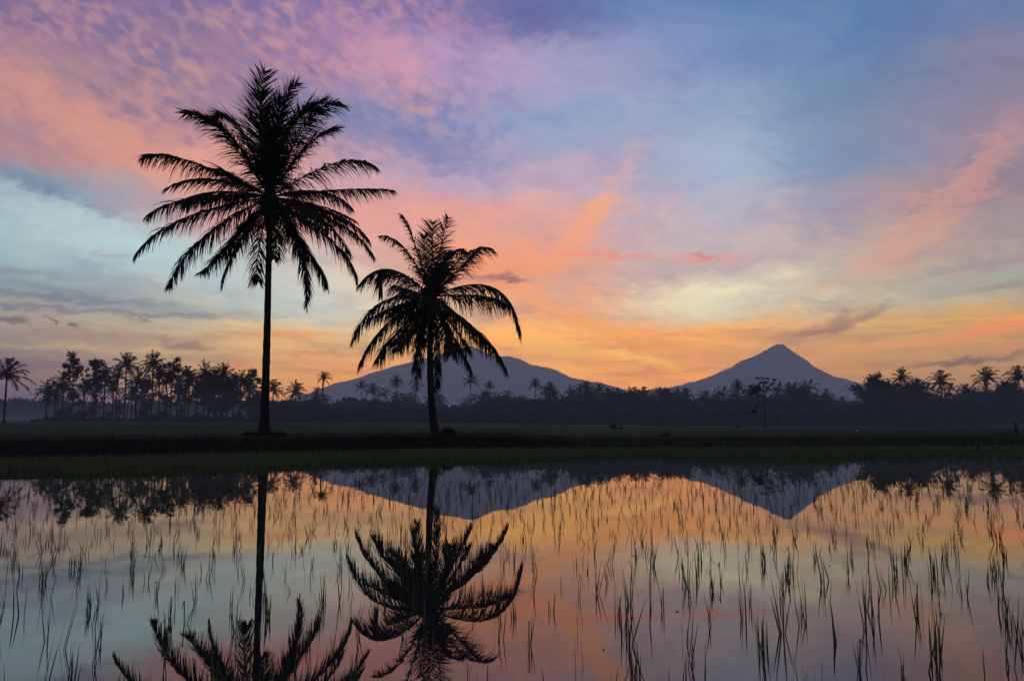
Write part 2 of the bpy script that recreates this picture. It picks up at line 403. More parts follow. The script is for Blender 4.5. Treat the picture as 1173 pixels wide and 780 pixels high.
f2 = [
 ((262, 150), (214, 42), -.3, -.3, dict(fw=.75, n=62, leaf=.6, droop=.9)),
 ((308, 170), (312, 52), .2, .3, dict(fw=.75, n=62, leaf=.8, droop=.4, sp=.9)),
 ((285, 180), (272, 75), 1.0, 1.6, dict(fw=.75, n=62, leaf=.75, droop=.5)),
 ((335, 160), (362, 45), -.3, -.2, dict(fw=.75, n=62, leaf=.6, droop=.7)),
 ((350, 170), (412, 130), .8, 1.4, dict(leaf=.7, droop=1.3)),
 ((325, 200), (345, 120), 1.2, 2.2, dict(fw=.75, n=62, leaf=.8, droop=.5)),
 ((240, 165), (142, 92), .2, .5, dict(leaf=.65, droop=1.2)),
 ((395, 190), (503, 155), -.5, -1.0, dict(leaf=.9, droop=1.2)),
 ((380, 210), (450, 125), .7, 1.3, dict(leaf=.8, droop=.8)),
 ((205, 225), (88, 270), -.7, -1.1, dict(leaf=.95, droop=1.4)),
 ((170, 300), (42, 435), .4, .7, dict(leaf=.95, droop=1.6)),
 ((205, 305), (70, 360), 1.3, 2.0, dict(leaf=.85, droop=1.6)),
 ((190, 375), (88, 520), -.7, -1.0, dict(leaf=.95, droop=1.6)),
 ((200, 395), (110, 490), .9, 1.8, dict(leaf=.9, droop=1.6)),
 ((262, 400), (210, 475), -1.0, -1.9, dict(leaf=.75, droop=1.6)),
 ((268, 430), (258, 545), .5, .9, dict(leaf=.6, droop=1.5)),
 ((322, 460), (318, 600), .4, .35, dict(leaf=.45, droop=1.5)),
 ((475, 265), (592, 425), -.4, -.7, dict(leaf=1.0, droop=1.6)),
 ((440, 280), (545, 300), 1.1, 1.9, dict(leaf=1.0, droop=1.6)),
 ((440, 395), (548, 535), -.5, -.9, dict(leaf=.95, droop=1.6)),
 ((410, 370), (500, 440), 1.3, 2.4, dict(leaf=.9, droop=1.6)),
 ((375, 420), (432, 525), .4, .6, dict(leaf=.7, droop=1.5)),
 ((355, 415), (385, 490), -1.4, -2.4, dict(leaf=.75, droop=1.5)),
 ((270, 300), (220, 300), -1.8, -3.6, dict(leaf=.95, droop=1.5)),
 ((340, 330), (370, 380), -2.0, -3.8, dict(leaf=.9, droop=1.5)),
 ((300, 240), (290, 230), 2.0, 3.8, dict(leaf=.9, droop=1.2)),
 ((275, 350), (250, 430), 2.0, 3.4, dict(leaf=.85, droop=1.5)),
]
big_palm((497, 497), 38.6, [(498.5, 501, 17), (497.8, 493, 12), (496, 480, 10), (494, 460, 8.8), (492.8, 430, 8), (492.5, 400, 7.4), (493, 365, 7), (493.5, 342, 8)],
         Z2, 1.62, f2, 23, 'shorter coconut palm with drooping fronds and hanging dead leaf, curved trunk foot by a shrub', .9, 1.3)

# ------------------------------------------------------------------ distant palms and trees (shared meshes)
def far_crown(seed, nf, L, droopy, wind=0.):
    r = np.random.default_rng(seed); mb = MB()
    for i in range(nf):
        az = i * 2.399 + r.uniform(-.25, .25); q = (i + .5) / nf
        el = R(84 - 122 * q ** 1.05 * droopy + r.uniform(-8, 8))
        l = L * r.uniform(.85, 1.1)
        h = np.array([math.cos(az), math.sin(az), 0.])
        d0 = h * math.cos(el) + np.array([0, 0, math.sin(el)])
        sag = (.08 + .18 * math.cos(max(el, -.3))) * l
        mid = d0 * l * .52 + np.array([wind * .1 * l, 0, 0]); tip = d0 * l * .92 + np.array([wind * .3 * l, 0, -sag])
        frond(mb, (0, 0, 0), mid, tip, l * .27, 26, .16, 1.1, r=r, rad=.08, spread=.8)
    n = 30
    leaf_cloud(mb, r.normal(scale=.4, size=(n, 3)), .9, r)
    return mb.mesh('far_palm_crown', M_frond)
CROWNS = [far_crown(31, 26, 4.4, 1.0), far_crown(32, 22, 4.6, .9, .5), far_crown(33, 30, 4.2, 1.1), far_crown(34, 20, 4.6, .95, -.5), far_crown(35, 24, 4.4, 1.2), far_crown(36, 18, 4.5, .85, .8), far_crown(37, 28, 4.3, 1.0, -.3)]
def far_trunk(seed, lean):
    mb = MB(); t = np.linspace(0, 1, 9)
    P = np.stack([lean * (t ** 2 - t) * 1.0, 0 * t, t], 1)
    tube(mb, P, np.interp(t, [0, .08, 1], [.36, .24, .17]), 6)
    return mb.mesh('far_palm_trunk', M_trunk, True)
TR = [far_trunk(1, .0), far_trunk(2, 2.0), far_trunk(3, -2.2), far_trunk(4, 3.5)]

def far_palm(px, cy, D, rpx, label, ci=0, ti=0, rot=0., group=None):
    p = at(px, cy, D); gz = float(G(p.x, D)) - .1
    root = empty('coconut_palm', (p.x, D, gz)); tag(root, label, 'palm tree', group)
    H = p.z - gz
    t = obj('trunk', TR[ti % 4], root); t.scale = (1, 1, H)
    s = rpx * D / F / 3.9
    c = obj('crown', CROWNS[ci % 7], root, (0, 0, H)); c.rotation_euler = (0, 0, rot); c.scale = (s, s, s)
    return root

def broad_meshes(seed, blobs, nleaf, size, trunk_r, limbs=True, forks=0):
    """blobs: (x,y,z,rx,ry,rz) clumps in units of metres from the tree foot"""
    r = np.random.default_rng(seed); mb = MB(); tm = MB()
    vol = np.array([b[3] * b[4] * b[5] for b in blobs]); vol = vol ** .8 / (vol ** .8).sum()
    for b, q in zip(blobs, vol):
        n = int(nleaf * q); sub = max(3, int(n / 60))
        cs = r.normal(size=(sub, 3)); cs /= np.linalg.norm(cs, axis=1)[:, None]; cs *= r.uniform(.35, 1.35, (sub, 1)) ** .7
        pick = r.integers(0, sub, n)
        pts = cs[pick] + r.normal(scale=.24, size=(n, 3))
        leaf_cloud(mb, np.array(b[:3]) + pts * np.array(b[3:]), size, r)
    top = max(b[2] for b in blobs)
    zb = min(b[2] - b[5] for b in blobs)
    t = np.linspace(0, 1, 8)
    fx, fy = blobs[0][0], blobs[0][1]
    P = np.stack([fx * t ** 2 + .15 * np.sin(t * 5), fy * t ** 2, t * top], 1)
    tube(tm, P, np.interp(t, [0, .1, 1], [trunk_r * 1.6, trunk_r, trunk_r * .25]), 7)
    for b in blobs:
        if not limbs: break
        h0 = max(zb * .8, b[2] - b[5] * 1.2 - .25 * abs(b[0]) - .6); h0 = min(h0, top * .85); k = h0 / top
        s = np.array([fx * k ** 2 + .15 * math.sin(k * 5), fy * k ** 2, h0]); e = np.array(b[:3])
        m = (s + e) / 2 + np.array([0, 0, -.08 * np.linalg.norm(e - s)]) + r.normal(scale=.12, size=3)
        tube(tm, [s, m, e], [trunk_r * .45, trunk_r * .3, trunk_r * .12], 5)
        for _ in range(3):
            tube(tm, [m, e + r.normal(size=3) * np.array(b[3:]) * .5], [trunk_r * .22, trunk_r * .06], 4)
    return mb.mesh('tree_crown', M_leaf), tm.mesh('tree_trunk', M_bark, True)
def mkblobs(seed, n, W, H0, H1, rr, flat=.7):
    r = np.random.default_rng(seed); out = [(0, 0, (H0 + H1) / 2, rr, rr, rr)]
    for i in range(n):
        z = r.uniform(H0, H1); q = (z - H0) / (H1 - H0); wmax = W * math.sqrt(max(.12, 1 - (2 * q - .9) ** 2))
        a = r.uniform(0, 6.28); d = r.uniform(.25, 1) * wmax; s = rr * r.uniform(.6, 1.15)
        out.append((d * math.cos(a), d * math.sin(a), z, s, s, s * flat))
    return out
BR = {
 'dense': broad_meshes(51, mkblobs(1, 20, 4.4, 3.5, 12.5, 2.5, .95), 9500, .7, .35),
 'dense2': broad_meshes(52, mkblobs(2, 16, 3.8, 4.5, 12.0, 2.2, .85), 5600, .65, .3),
 'airy': broad_meshes(53, mkblobs(3, 24, 4.5, 4.2, 13.4, 1.7, .6), 3600, .5, .22),
 'airy2': broad_meshes(54, mkblobs(4, 22, 4.2, 4.0, 13.2, 1.6, .6), 3200, .5, .2),
 'bush': broad_meshes(55, mkblobs(5, 9, 2.6, 1.0, 5.0, 1.4, .8), 1500, .45, .16),
 'bush2': broad_meshes(56, mkblobs(6, 10, 3.2, .8, 6.5, 1.3, .8), 1700, .45, .16),
 'lone': broad_meshes(57, [(.2, 0, 10.6, 1.0, 1.2, .45), (-1.5, .3, 10.2, 1.3, 1.2, .5), (1.3, -.5, 11.3, 1.0, 1.0, .4), (-2.6, 0, 9.3, 1.2, 1.1, .6), (-.4, .6, 11.7, .8, 1, .35),
                           (2.3, .2, 10.5, .7, .8, .35), (-1.0, -.6, 8.6, 1.2, 1.1, .6), (.9, .5, 9.4, .9, .9, .4), (-2.1, .4, 8.1, 1.0, .9, .5), (-2.4, .5, 4.6, .9, .8, .9)], 1500, .35, .2),
}
def broad(kind, px, topy, D, label, rot=0., wpx=None, group=None, cat='tree', name='broadleaf_tree', nat=13.6):
    p = at(px, topy, D); gz = float(G(p.x, D)) - .1
    root = empty(name, (p.x, D, gz)); tag(root, label, cat, group)
    H = p.z - gz; s = H / nat; sx = s if wpx is None else wpx * D / F / 9.0
    for nm, me in zip(('crown', 'trunk'), BR[kind]):
        o = obj(nm, me, root); o.scale = (sx, sx, s); o.rotation_euler = (0, 0, rot)
    return root

# palms one can tell apart: x, crown centre y, distance, crown radius in px, crown mesh, trunk mesh, label
PALMS = [
 (8, 430, 176, 23, 1, 0, 'coconut palm at the far left edge, standing apart from the tree row'),
 (56, 449, 230, 17, 2, 1, 'low coconut palm starting the left tree row, nearest the far left palm'),
 (73, 441, 236, 16, 3, 0, 'upright coconut palm second in the left tree row, beside the airy sparse tree'),
 (110, 438, 245, 16, 5, 0, 'coconut palm under the flat topped airy tree in the left row'),
 (145, 418, 238, 17, 0, 0, 'tall coconut palm rising clear in the middle of the left tree row'),
 (158, 436, 248, 15, 4, 1, 'lower coconut palm between the two tallest palms of the left row'),
 (176, 417, 238, 17, 2, 0, 'tallest coconut palm of the left tree row, with spiky pointed crown'),
 (190, 438, 250, 16, 1, 2, 'coconut palm half hidden behind airy tree right of the tallest left row palm'),
 (130, 446, 240, 14, 6, 0, 'short coconut palm crowded below the middle of the left tree row'),
 (217, 438, 240, 16, 2, 0, 'coconut palm at the left side of the dense dark clump'),
 (235, 428, 236, 16, 4, 0, 'coconut palm topping the dense dark clump left of the tall trunk'),
 (256, 430, 236, 17, 0, 1, 'second palm top of the dense dark clump, nearer the tall trunk'),
 (268, 440, 242, 15, 6, 0, 'coconut palm on the right flank of the dense dark clump'),
 (226, 448, 238, 14, 3, 0, 'low coconut palm inside the dense dark clump'),
 (246, 446, 240, 15, 5, 0, 'coconut palm filling the centre of the dense dark clump'),
 (313, 446, 262, 14, 0, 0, 'coconut palm close to the right of the tallest palm trunk'),
 (339, 449, 265, 15, 2, 0, 'bushy low coconut palm under the orange sky, right of the tall trunk'),
 (371, 433, 275, 9, 1, 1, 'small palm head standing above the broad mountain foot on the left'),
 (363, 458, 262, 15, 4, 2, 'low coconut palm beneath the small high palm head'),
 (414, 443, 420, 8.5, 5, 0, 'left one of the paired slender palms before the broad mountain'),
 (427, 447, 400, 10, 0, 0, 'right one of the paired slender palms before the broad mountain'),
 (454, 437, 410, 9.5, 2, 2, 'slender palm alone before the broad mountain, left of the short palm trunk'),
 (477, 440, 400, 9.5, 4, 1, 'slender palm seen just left of the shorter foreground palm trunk'),
 (468, 463, 380, 5.5, 3, 0, 'tiny palm low in the mist left of the shorter foreground palm trunk'),
 (539, 437, 400, 10, 1, 0, 'slender palm in mist just right of the shorter foreground palm'),
 (561, 442, 410, 7, 6, 0, 'smaller slender palm before the summit of the broad mountain'),
 (613, 440, 380, 8.5, 0, 0, 'left one of the palm pair on the right slope of the broad mountain'),
 (630, 445, 370, 9.5, 2, 1, 'right one of the palm pair on the right slope of the broad mountain'),
 (654, 451, 300, 10, 4, 0, 'palm head at the left start of the dense centre tree line'),
 (672, 446, 300, 11, 0, 0, 'left of two close palm heads under the broad mountain end'),
 (686, 447, 302, 10, 1, 0, 'right of two close palm heads under the broad mountain end'),
 (696, 452, 298, 10, 2, 2, 'palm head just right of the two close palm heads in the centre'),
 (711, 456, 300, 10, 3, 0, 'low palm head left of the gap between the mountains'),
 (722, 452, 300, 9, 5, 0, 'palm head in the orange gap, left of the spiky one'),
 (738, 453, 290, 12, 0, 0, 'spiky palm head in the middle of the orange gap between mountains'),
 (764, 455, 290, 12, 2, 0, 'spiky palm head at the right of the orange gap'),
 (786, 453, 300, 11, 6, 0, 'palm head at the foot of the cone mountain left slope'),
 (806, 459, 300, 11, 4, 0, 'low palm head left of the small high palm before the cone'),
 (845, 443, 280, 10, 2, 0, 'palm head just left of the slender lone field tree'),
 (822, 462, 290, 10, 1, 0, 'low palm head between the gap palms and the lone field tree'),
 (904, 447, 290, 9, 4, 0, 'palm head right below the cone mountain summit'),
 (920, 452, 290, 9, 1, 0, 'palm head right of the one below the cone summit'),
 (947, 456, 290, 11, 4, 0, 'round drooping palm head under the cone mountain right slope'),
 (966, 463, 290, 9, 3, 0, 'low palm head between the drooping one and big round tree'),
 (1033, 433, 270, 13.5, 2, 0, 'high palm rising behind the right side of the big round tree'),
 (1078, 437, 268, 15.5, 0, 0, 'full crowned palm standing by itself against pale sky on the right'),
 (1107, 451, 280, 11, 3, 0, 'lower palm between the full crowned palm and the right pair'),
 (1130, 434, 262, 16, 1, 0, 'left palm of the far right pair, crown leaning left'),
 (1167, 432, 262, 16, 6, 0, 'palm at the right picture edge above the tree mass'),
 (1150, 450, 268, 14, 4, 0, 'lower palm between the two high palms at the right edge'),
]
for i, (x, cy, D, r_, ci, ti, lb) in enumerate(PALMS):
    far_palm(x, cy, D, r_, lb, ci, ti, rot=i * 1.7 if ci not in (1, 3, 5, 6) else (i % 3) * .5)
r = np.random.default_rng(44)
for i, (x, cy, rr_) in enumerate([(64, 455, 13), (98, 446, 15), (121, 430, 14), (136, 432, 14), (152, 448, 14), (168, 444, 15), (183, 430, 14), (205, 446, 14), (214, 430, 13), (247, 433, 14), (276, 436, 13), (286, 448, 14)]):
    far_palm(x, cy, 243 + (i * 7) % 13, rr_, 'coconut palm crowded among the others of the left tree row', i % 7, i % 2, rot=i * 1.1, group='crowded palms of the left tree row')
BROAD = [
 ('airy', 86, 406, 232, 'airy sparse tree with dark trunk, third from the left tree row start', .3, 32),
 ('airy2', 112, 407, 240, 'flat topped airy tree behind the low left row palms', 1.2, 32),
 ('airy', 198, 412, 244, 'airy tree with ragged open crown right of the tallest left row palm', 2.2, 34),
 ('airy2', 165, 432, 250, 'airy low tree filling the middle of the left tree row', 2.9, 38),
 ('dense2', 240, 426, 250, 'dense rounded tree behind the palms of the dark clump', .7, 46),
 ('dense2', 262, 432, 254, 'dense tree at the right of the dark clump beside tall trunk', 1.9, 34),
 ('airy', 287, 424, 244, 'open branched tree just left of the tallest palm trunk', 3.6, 36),
 ('bush2', 325, 458, 262, 'low bushy tree between the two palms right of the tall trunk', .4, 40),
 ('dense2', 300, 446, 268, 'bushy tree behind the tall palm trunk', 5.0, 26),
 ('dense2', 555, 447, 330, 'bushy dark tree below the slender palms under the summit', .9, 20),
 ('dense2', 575, 453, 320, 'low rounded tree right of the bushy one under the summit', 2.9, 22),
 ('bush2', 440, 463, 370, 'low misty tree between paired and lone slender palms', 1.9, 26),
 ('lone', 874, 432, 150, 'slender lone tree with bare trunk and thin flat crown in the field', 0., None),
 ('dense', 1003, 431, 262, 'big round dense tree at the right end of the cone mountain', .8, 42),
 ('dense', 1046, 436, 266, 'second dense tree with the high palm rising beside it', 2.5, 34),
 ('dense2', 1020, 446, 264, 'dense tree filling the gap between the two big round trees', 4.0, 30),
 ('dense2', 1152, 436, 266, 'dense tree between the two high palms at right edge', 1.1, 36),
 ('dense2', 1110, 456, 268, 'low dense tree under the palms left of the right edge pair', 3.1, 44),
 ('dense', 1075, 456, 275, 'wide dark tree beneath the full crowned right palm', 5.1, 44),
]
for k, x, ty, D, lb, rot, wp in BROAD:
    broad(k, x, ty, D, lb, rot, wp, nat=12.0 if k == 'lone' else (7.2 if k.startswith('bush') else 14.0), name='field_tree' if k == 'lone' else 'broadleaf_tree')

r = np.random.default_rng(45)
for i, x in enumerate([68, 80, 96, 104, 124, 140, 160, 172, 188, 208, 226, 252, 274, 294]):
    broad('bush2' if i % 2 else 'bush', x + r.uniform(-3, 3), r.uniform(455, 468), r.uniform(240, 256), 'low leafy bush under the palms of the left tree row', i * 1.3, r.uniform(16, 30), 'bushes under the left tree row', nat=7.2, cat='bush', name='bush')

# ------------------------------------------------------------------ woodland that reads as one mass
def wood(name, segs, D0, D1, n, size, seed, z_lift=0., palms=0):
    r = np.random.default_rng(seed); mb = MB()
    xs_ = np.array([s[0] for s in segs], float); ty = np.array([s[1] for s in segs], float)
    px = r.uniform(xs_[0], xs_[-1], n); D = r.uniform(D0, D1, n)
    top = np.interp(px, xs_, ty) + (13 if seed == 61 else 8) * (vnoise(px / 13., D / 14., seed) - .45) + 4 * (vnoise(px / 3.1, D / 7., seed + 1) - .5)
    q = r.random(n) ** .8
    P = np.zeros((n, 3))
    ct = np.array([at(a, b, d) for a, b, d in zip(px, top, D)])
    gz = G(ct[:, 0], D) - .3
    P[:, 0] = ct[:, 0]; P[:, 1] = D; P[:, 2] = gz + (ct[:, 2] - gz) * q
    leaf_cloud(mb, P, size, r)
    for _ in range(palms):
        a = r.uniform(xs_[0], xs_[-1]); d = r.uniform(D0, D1)
        c = np.array(at(a, np.interp(a, xs_, ty) + r.uniform(-9, 4), d)); L = r.uniform(3.4, 5.0)
        for i in range(13):
            az = i * 2.4; el = R(75 - 110 * i / 13.); h = np.array([math.cos(az), math.sin(az), 0])
            d0 = h * math.cos(el) + np.array([0, 0, math.sin(el)])
            frond(mb, c, c + d0 * L * .52, c + d0 * L * .9 - [0, 0, .3 * L], L * .26, 12, .26, 1.1, r=r, rad=.08)
        tube(mb, [(c[0], c[1], float(G(c[0], d)) - .3), c], [.2, .12], 4)
    return mb.build(name, M_leaf)
o = wood('woodland', [(285, 470), (320, 464), (380, 462), (395, 460), (420, 459), (450, 461), (475, 464), (520, 470), (545, 465), (560, 460), (590, 458), (640, 460), (665, 455), (700, 455), (760, 456), (830, 460),
     (870, 454), (930, 452), (960, 462), (985, 462), (1010, 452), (1090, 455), (1130, 452), (1200, 450)], 270, 330, 120000, 1.2, 61, palms=90)
tag(o, 'continuous dark wooded tree line stretching across the plain', 'woodland', kind='stuff')
o = wood('distant_woodland', [(-60, 461), (20, 459), (60, 461), (110, 463), (180, 462), (260, 462), (330, 462), (420, 468), (520, 473), (600, 468)], 560, 640, 95000, 2.2, 62, palms=16)
tag(o, 'pale bluish far woodland in mist behind the left palm row', 'woodland', kind='stuff')
o = wood('undergrowth', [(35, 480), (60, 479), (90, 480), (150, 478), (200, 478), (280, 478), (330, 473), (400, 474), (480, 477), (560, 474), (650, 474), (1200, 474)], 236, 262, 34000, .7, 63)
tag(o, 'low misty undergrowth at the feet of the distant palms', 'undergrowth', kind='stuff')
# thin bare trunks standing in the left row
r = np.random.default_rng(71)
for i in range(12):
    x = r.uniform(95, 298); D = r.uniform(238, 256); y = r.uniform(446, 458)
    p = at(x, y, D); gz = float(G(p.x, D)) - .1
    mb = MB(); H = p.z - gz; ln = r.uniform(-.6, .6)
    tube(mb, [(0, 0, 0), (ln * .3, 0, H * .5), (ln, 0, H)], [.2, .15, .1], 5)
    root = empty('thin_tree', (p.x, D, gz)); tag(root, 'thin bare stemmed tree with small tuft inside the left tree row', 'tree', 'thin stemmed trees inside the left tree row')
    mb.build('trunk', M_bark, root)
    mb = MB(); leaf_cloud(mb, np.array([ln, 0, H]) + r.normal(scale=(1.0, .9, .9), size=(110, 3)), .5, r); mb.build('crown', M_leaf, root)

# ------------------------------------------------------------------ small things on the bank and in the field
def shrub(px, py_top, D, wpx, label, seed, n=900, name='shrub', size=.1):
    r = np.random.default_rng(seed); p = at(px, py_top, D); gz = float(G(p.x, D)) - .05
    H = max(.25, p.z - gz); W = wpx * D / F / 2
    root = empty(name, (p.x, D, gz)); tag(root, label, 'shrub')
    mb = MB(); nst = 14
    for _ in range(nst):
        a = r.uniform(0, 6.28); e = np.array([math.cos(a) * W * r.uniform(.2, .9), math.sin(a) * W * r.uniform(.2, .9), H * r.uniform(.5, 1)])
        tube(mb, [(0, 0, 0), e * [.4, .4, .6], e], [.03, .02, .006], 4)
    mb.build('stem', M_bark, root)
    mb = MB(); q = r.random(n); a = r.uniform(0, 6.28, n); rd = W * np.sqrt(r.random(n)) * np.sqrt(np.clip(1 - (q - .15) ** 2, .05, 1))
    P = np.stack([rd * np.cos(a), rd * np.sin(a), H * q * (1 - .35 * (rd / W) ** 2)], 1)
    leaf_cloud(mb, P, size, r)
    ribbons(mb, P[:n // 5], r.normal(size=(n // 5, 3)) + [0, 0, 1.2], r.uniform(.15, .4, n // 5) * (size / .1), np.full(n // 5, .025 * size / .1), np.full(n // 5, .9), r=r)
    mb.build('foliage', M_leaf, root)
shrub(513, 491, 38.2, 20, 'small dark shrub at the right foot of the shorter palm', 81)
shrub(288, 498, 37.6, 26, 'low weedy mound at the left foot of the tallest palm', 82, 700)
shrub(318, 498, 37.5, 22, 'low weedy mound at the right foot of the tallest palm', 83, 700)
shrub(703, 487, 120, 7, 'small bush in the field below the orange gap, taller of two', 84, 260, size=.3)
shrub(711, 490, 118, 4, 'tiny bush right beside the taller field bush', 85, 160, size=.25)
shrub(762, 497, 66, 14, 'flat weed clump on the field bund below the orange gap', 86, 300, size=.16)
shrub(845, 487, 150, 4, 'tiny bush left of the lone field tree foot', 87, 160, size=.3)

def post(px, ty, D, w, label, m, name, cat):
    p = at(px, ty, D); gz = float(G(p.x, D)) - .1; H = p.z - gz
    mb = MB(); tube(mb, [(0, 0, 0), (.01, 0, H * .5), (.03, 0, H * .98), (.03, 0, H)], [w, w * .95, w * .85, w * .3], 8)
    o = mb.build(name, m); o.location = (p.x, D, gz); tag(o, label, cat); return o
post(1163, 485, 58, .12, 'short dark wooden post standing on the field bund near the right edge', M_wood, 'wooden_post', 'post')
post(982, 492.5, 90, .07, 'small white marker stake in the green field right of the cone', M_white, 'marker_stake', 'stake')
post(396, 451, 420, .25, 'thin distant mast poking above the trees before the broad mountain', M_metal, 'distant_mast', 'mast')

# ------------------------------------------------------------------ grass on the banks
r = np.random.default_rng(91); mb = MB()
def tufts(X, Y, per, hmin, hmax, wid, lean=.45):
    n = len(X); z = G(X, Y)
    X = np.repeat(X, per); Y = np.repeat(Y, per); z = np.repeat(z, per); m = len(X)
    P = np.stack([X + r.normal(scale=.06, size=m), Y + r.normal(scale=.06, size=m), z - .02], 1)
    D = np.stack([r.normal(scale=lean, size=m), r.normal(scale=lean, size=m), np.ones(m)], 1)
    ribbons(mb, P, D, r.uniform(hmin, hmax, m), np.full(m, wid), r.uniform(.1, .9, m), r=r, nseg=2)
n = 5200; X = r.uniform(-34, 36, n); T = toe(X); tufts(X, T + r.uniform(.05, 2.2, n), 5, .05, .19, .016)
n = 2600; X = r.uniform(2, 46, n); tufts(X, r.uniform(49.8, 52.5, n), 5, .06, .2, .025)
n = 9000; X = r.uniform(-55, 62, n); Y = r.uniform(52, 95, n); tufts(X, Y, 3, .08, .22, .05)
n = 1400; X = r.uniform(-30, 0, n); tufts(X, r.uniform(36, 50, n), 5, .06, .2, .02)
o = mb.build('bank_grass', M_grass); tag(o, 'short ragged grass along the dark earth banks', 'grass', kind='stuff')

# ------------------------------------------------------------------ rice
SP = .25; ang = R(31)
ax = np.array([math.sin(ang), math.cos(ang)]); bx = np.array([math.cos(ang), -math.sin(ang)])
gi, gj = np.meshgrid(np.arange(-140, 200), np.arange(-190, 150))
gi = gi.ravel(); gj = gj.ravel()
rr = np.random.default_rng(5)
X = (gi[:, None] * SP * ax + gj[:, None] * SP * bx); Xr = X[:, 0] + rr.normal(scale=.045, size=len(gi)); Yr = X[:, 1] + rr.normal(scale=.045, size=len(gi))
Yr = Yr + 0.0
inview = (Yr > 2.2) & (Yr < toe(Xr) - .1) & (np.abs(Xr) < .70 * Yr + .6)
tn = Xr / np.maximum(Yr, 1)
dens = np.interp(tn, [-.6, -.1, .3, .6], [.92, .88, 1.0, 1.0])
patch = vnoise(Xr * .55, Yr * .45, 9)
dens = dens * (.78 + .5 * patch)
Yd = np.interp(tn, [-.65, -.32, -.2, .1, .65], [15.5, 17.5, 20, 22.5, 21]) + 3 * (vnoise(Xr * .5, Yr * .1, 12) - .5)
dens = np.where(Yr > Yd, 1.0, dens)
keep = inview & (rr.random(len(gi)) < dens)
Xr = Xr[keep]; Yr = Yr[keep]; Yd = Yd[keep]
order = np.argsort(Yr); Xr = Xr[order]; Yr = Yr[order]; Yd = Yd[order]
def blades(mb, base, nb, h, w, lean, droop, r, nseg=3):
    m = len(base)
    nb = np.asarray(nb); idx = np.repeat(np.arange(m), nb); k = len(idx)
    P = base[idx] + np.stack([r.normal(scale=.008, size=k), r.normal(scale=.008, size=k), np.full(k, -.02)], 1)
    D = np.stack([r.normal(scale=lean, size=k), r.normal(scale=lean, size=k), np.ones(k)], 1)
    ribbons(mb, P, D, h[idx] * r.uniform(.55, 1.1, k), np.full(k, w), np.abs(r.normal(scale=droop, size=k)), r=r, nseg=nseg, tipw=.08)
# individual seedlings: the nearest 300
KINDS = []
rk = np.random.default_rng(77)
for kd in range(18):
    mb = MB(); kind = kd % 3
    if kind == 0:   # upright clump
        blades(mb, np.zeros((1, 3)), [int(rk.integers(4, 9))], np.array([rk.uniform(.15, .23)]), .0066, .10, .14, rk, 5)
    elif kind == 1: # sparse, leaning
        blades(mb, np.zeros((1, 3)), [int(rk.integers(2, 5))], np.array([rk.uniform(.10, .19)]), .0058, .12, .2, rk, 5)
    else:           # with a folded blade
        blades(mb, np.zeros((1, 3)), [int(rk.integers(2, 4))], np.array([rk.uniform(.13, .2)]), .005, .14, .15, rk, 5)
        a = rk.uniform(0, 6.28); h = rk.uniform(.06, .1); l = rk.uniform(.03, .06)
        e = np.array([math.cos(a), math.sin(a), 0.]); s = np.array([-e[1], e[0], 0]) * .0022
        V = [(0, 0, -.02) - s, (0, 0, -.02) + s, e * .015 + [0, 0, h] - s, e * .015 + [0, 0, h] + s, e * (.015 + l) + [0, 0, h - l * .75] - s * .4, e * (.015 + l) + [0, 0, h - l * .75] + s * .4]
        mb.add(V, [[0, 1, 3, 2], [2, 3, 5, 4]])
    KINDS.append(mb.mesh('rice_seedling', M_rice))
LB = [('upright tufted young rice seedling standing in the near mirror water', 'upright tufted rice seedlings in the near water'),
      ('thin sparse leaning young rice seedling in the near mirror water', 'thin leaning rice seedlings in the near water'),
      ('young rice seedling with one folded blade in the near mirror water', 'rice seedlings with a folded blade in the near water')]
NI = 300
for i in range(min(NI, len(Xr))):
    right = Xr[i] / Yr[i] > .1
    kd = int(rk.choice([0, 1, 2], p=[.6, .27, .13] if right else [.4, .46, .14])) + 3 * int(rk.integers(0, 6))
    o = bpy.data.objects.new('rice_seedling', KINDS[kd]); COL.objects.link(o)
    o.location = (Xr[i], Yr[i], 0); o.rotation_euler = (0, 0, rk.uniform(0, 6.28)); s = rk.uniform(.72, 1.1) * (1.12 if right else .95); o.scale = (s, s, s)
    tag(o, LB[kd % 3][0], 'rice seedling', LB[kd % 3][1])
mb = MB()
Xf = Xr[NI:]; Yf = Yr[NI:]
Df = Yf > Yd[NI:]
for mk, nbr, hh, ww, ns in ((~Df & (Yf < 8), (2, 6), (.10, .18), .0062, 4), (~Df & (Yf >= 8) & (Yf < 13), (2, 6), (.10, .18), .0065, 3), (~Df & (Yf >= 13), (2, 4), (.09, .15), .0055, 2),
                            (Df, (8, 13), (.16, .25), .014, 2)):
    m = int(mk.sum())
    base = np.stack([Xf[mk], Yf[mk], np.zeros(m)], 1)
    blades(mb, base, rk.integers(*nbr, m), rk.uniform(*hh, m), ww, .16, .25, rk, ns)
o = mb.build('rice_field', M_rice); tag(o, 'young rice thickening into a dark green band before the far bank', 'rice', kind='stuff')
print('rice', len(Xr))

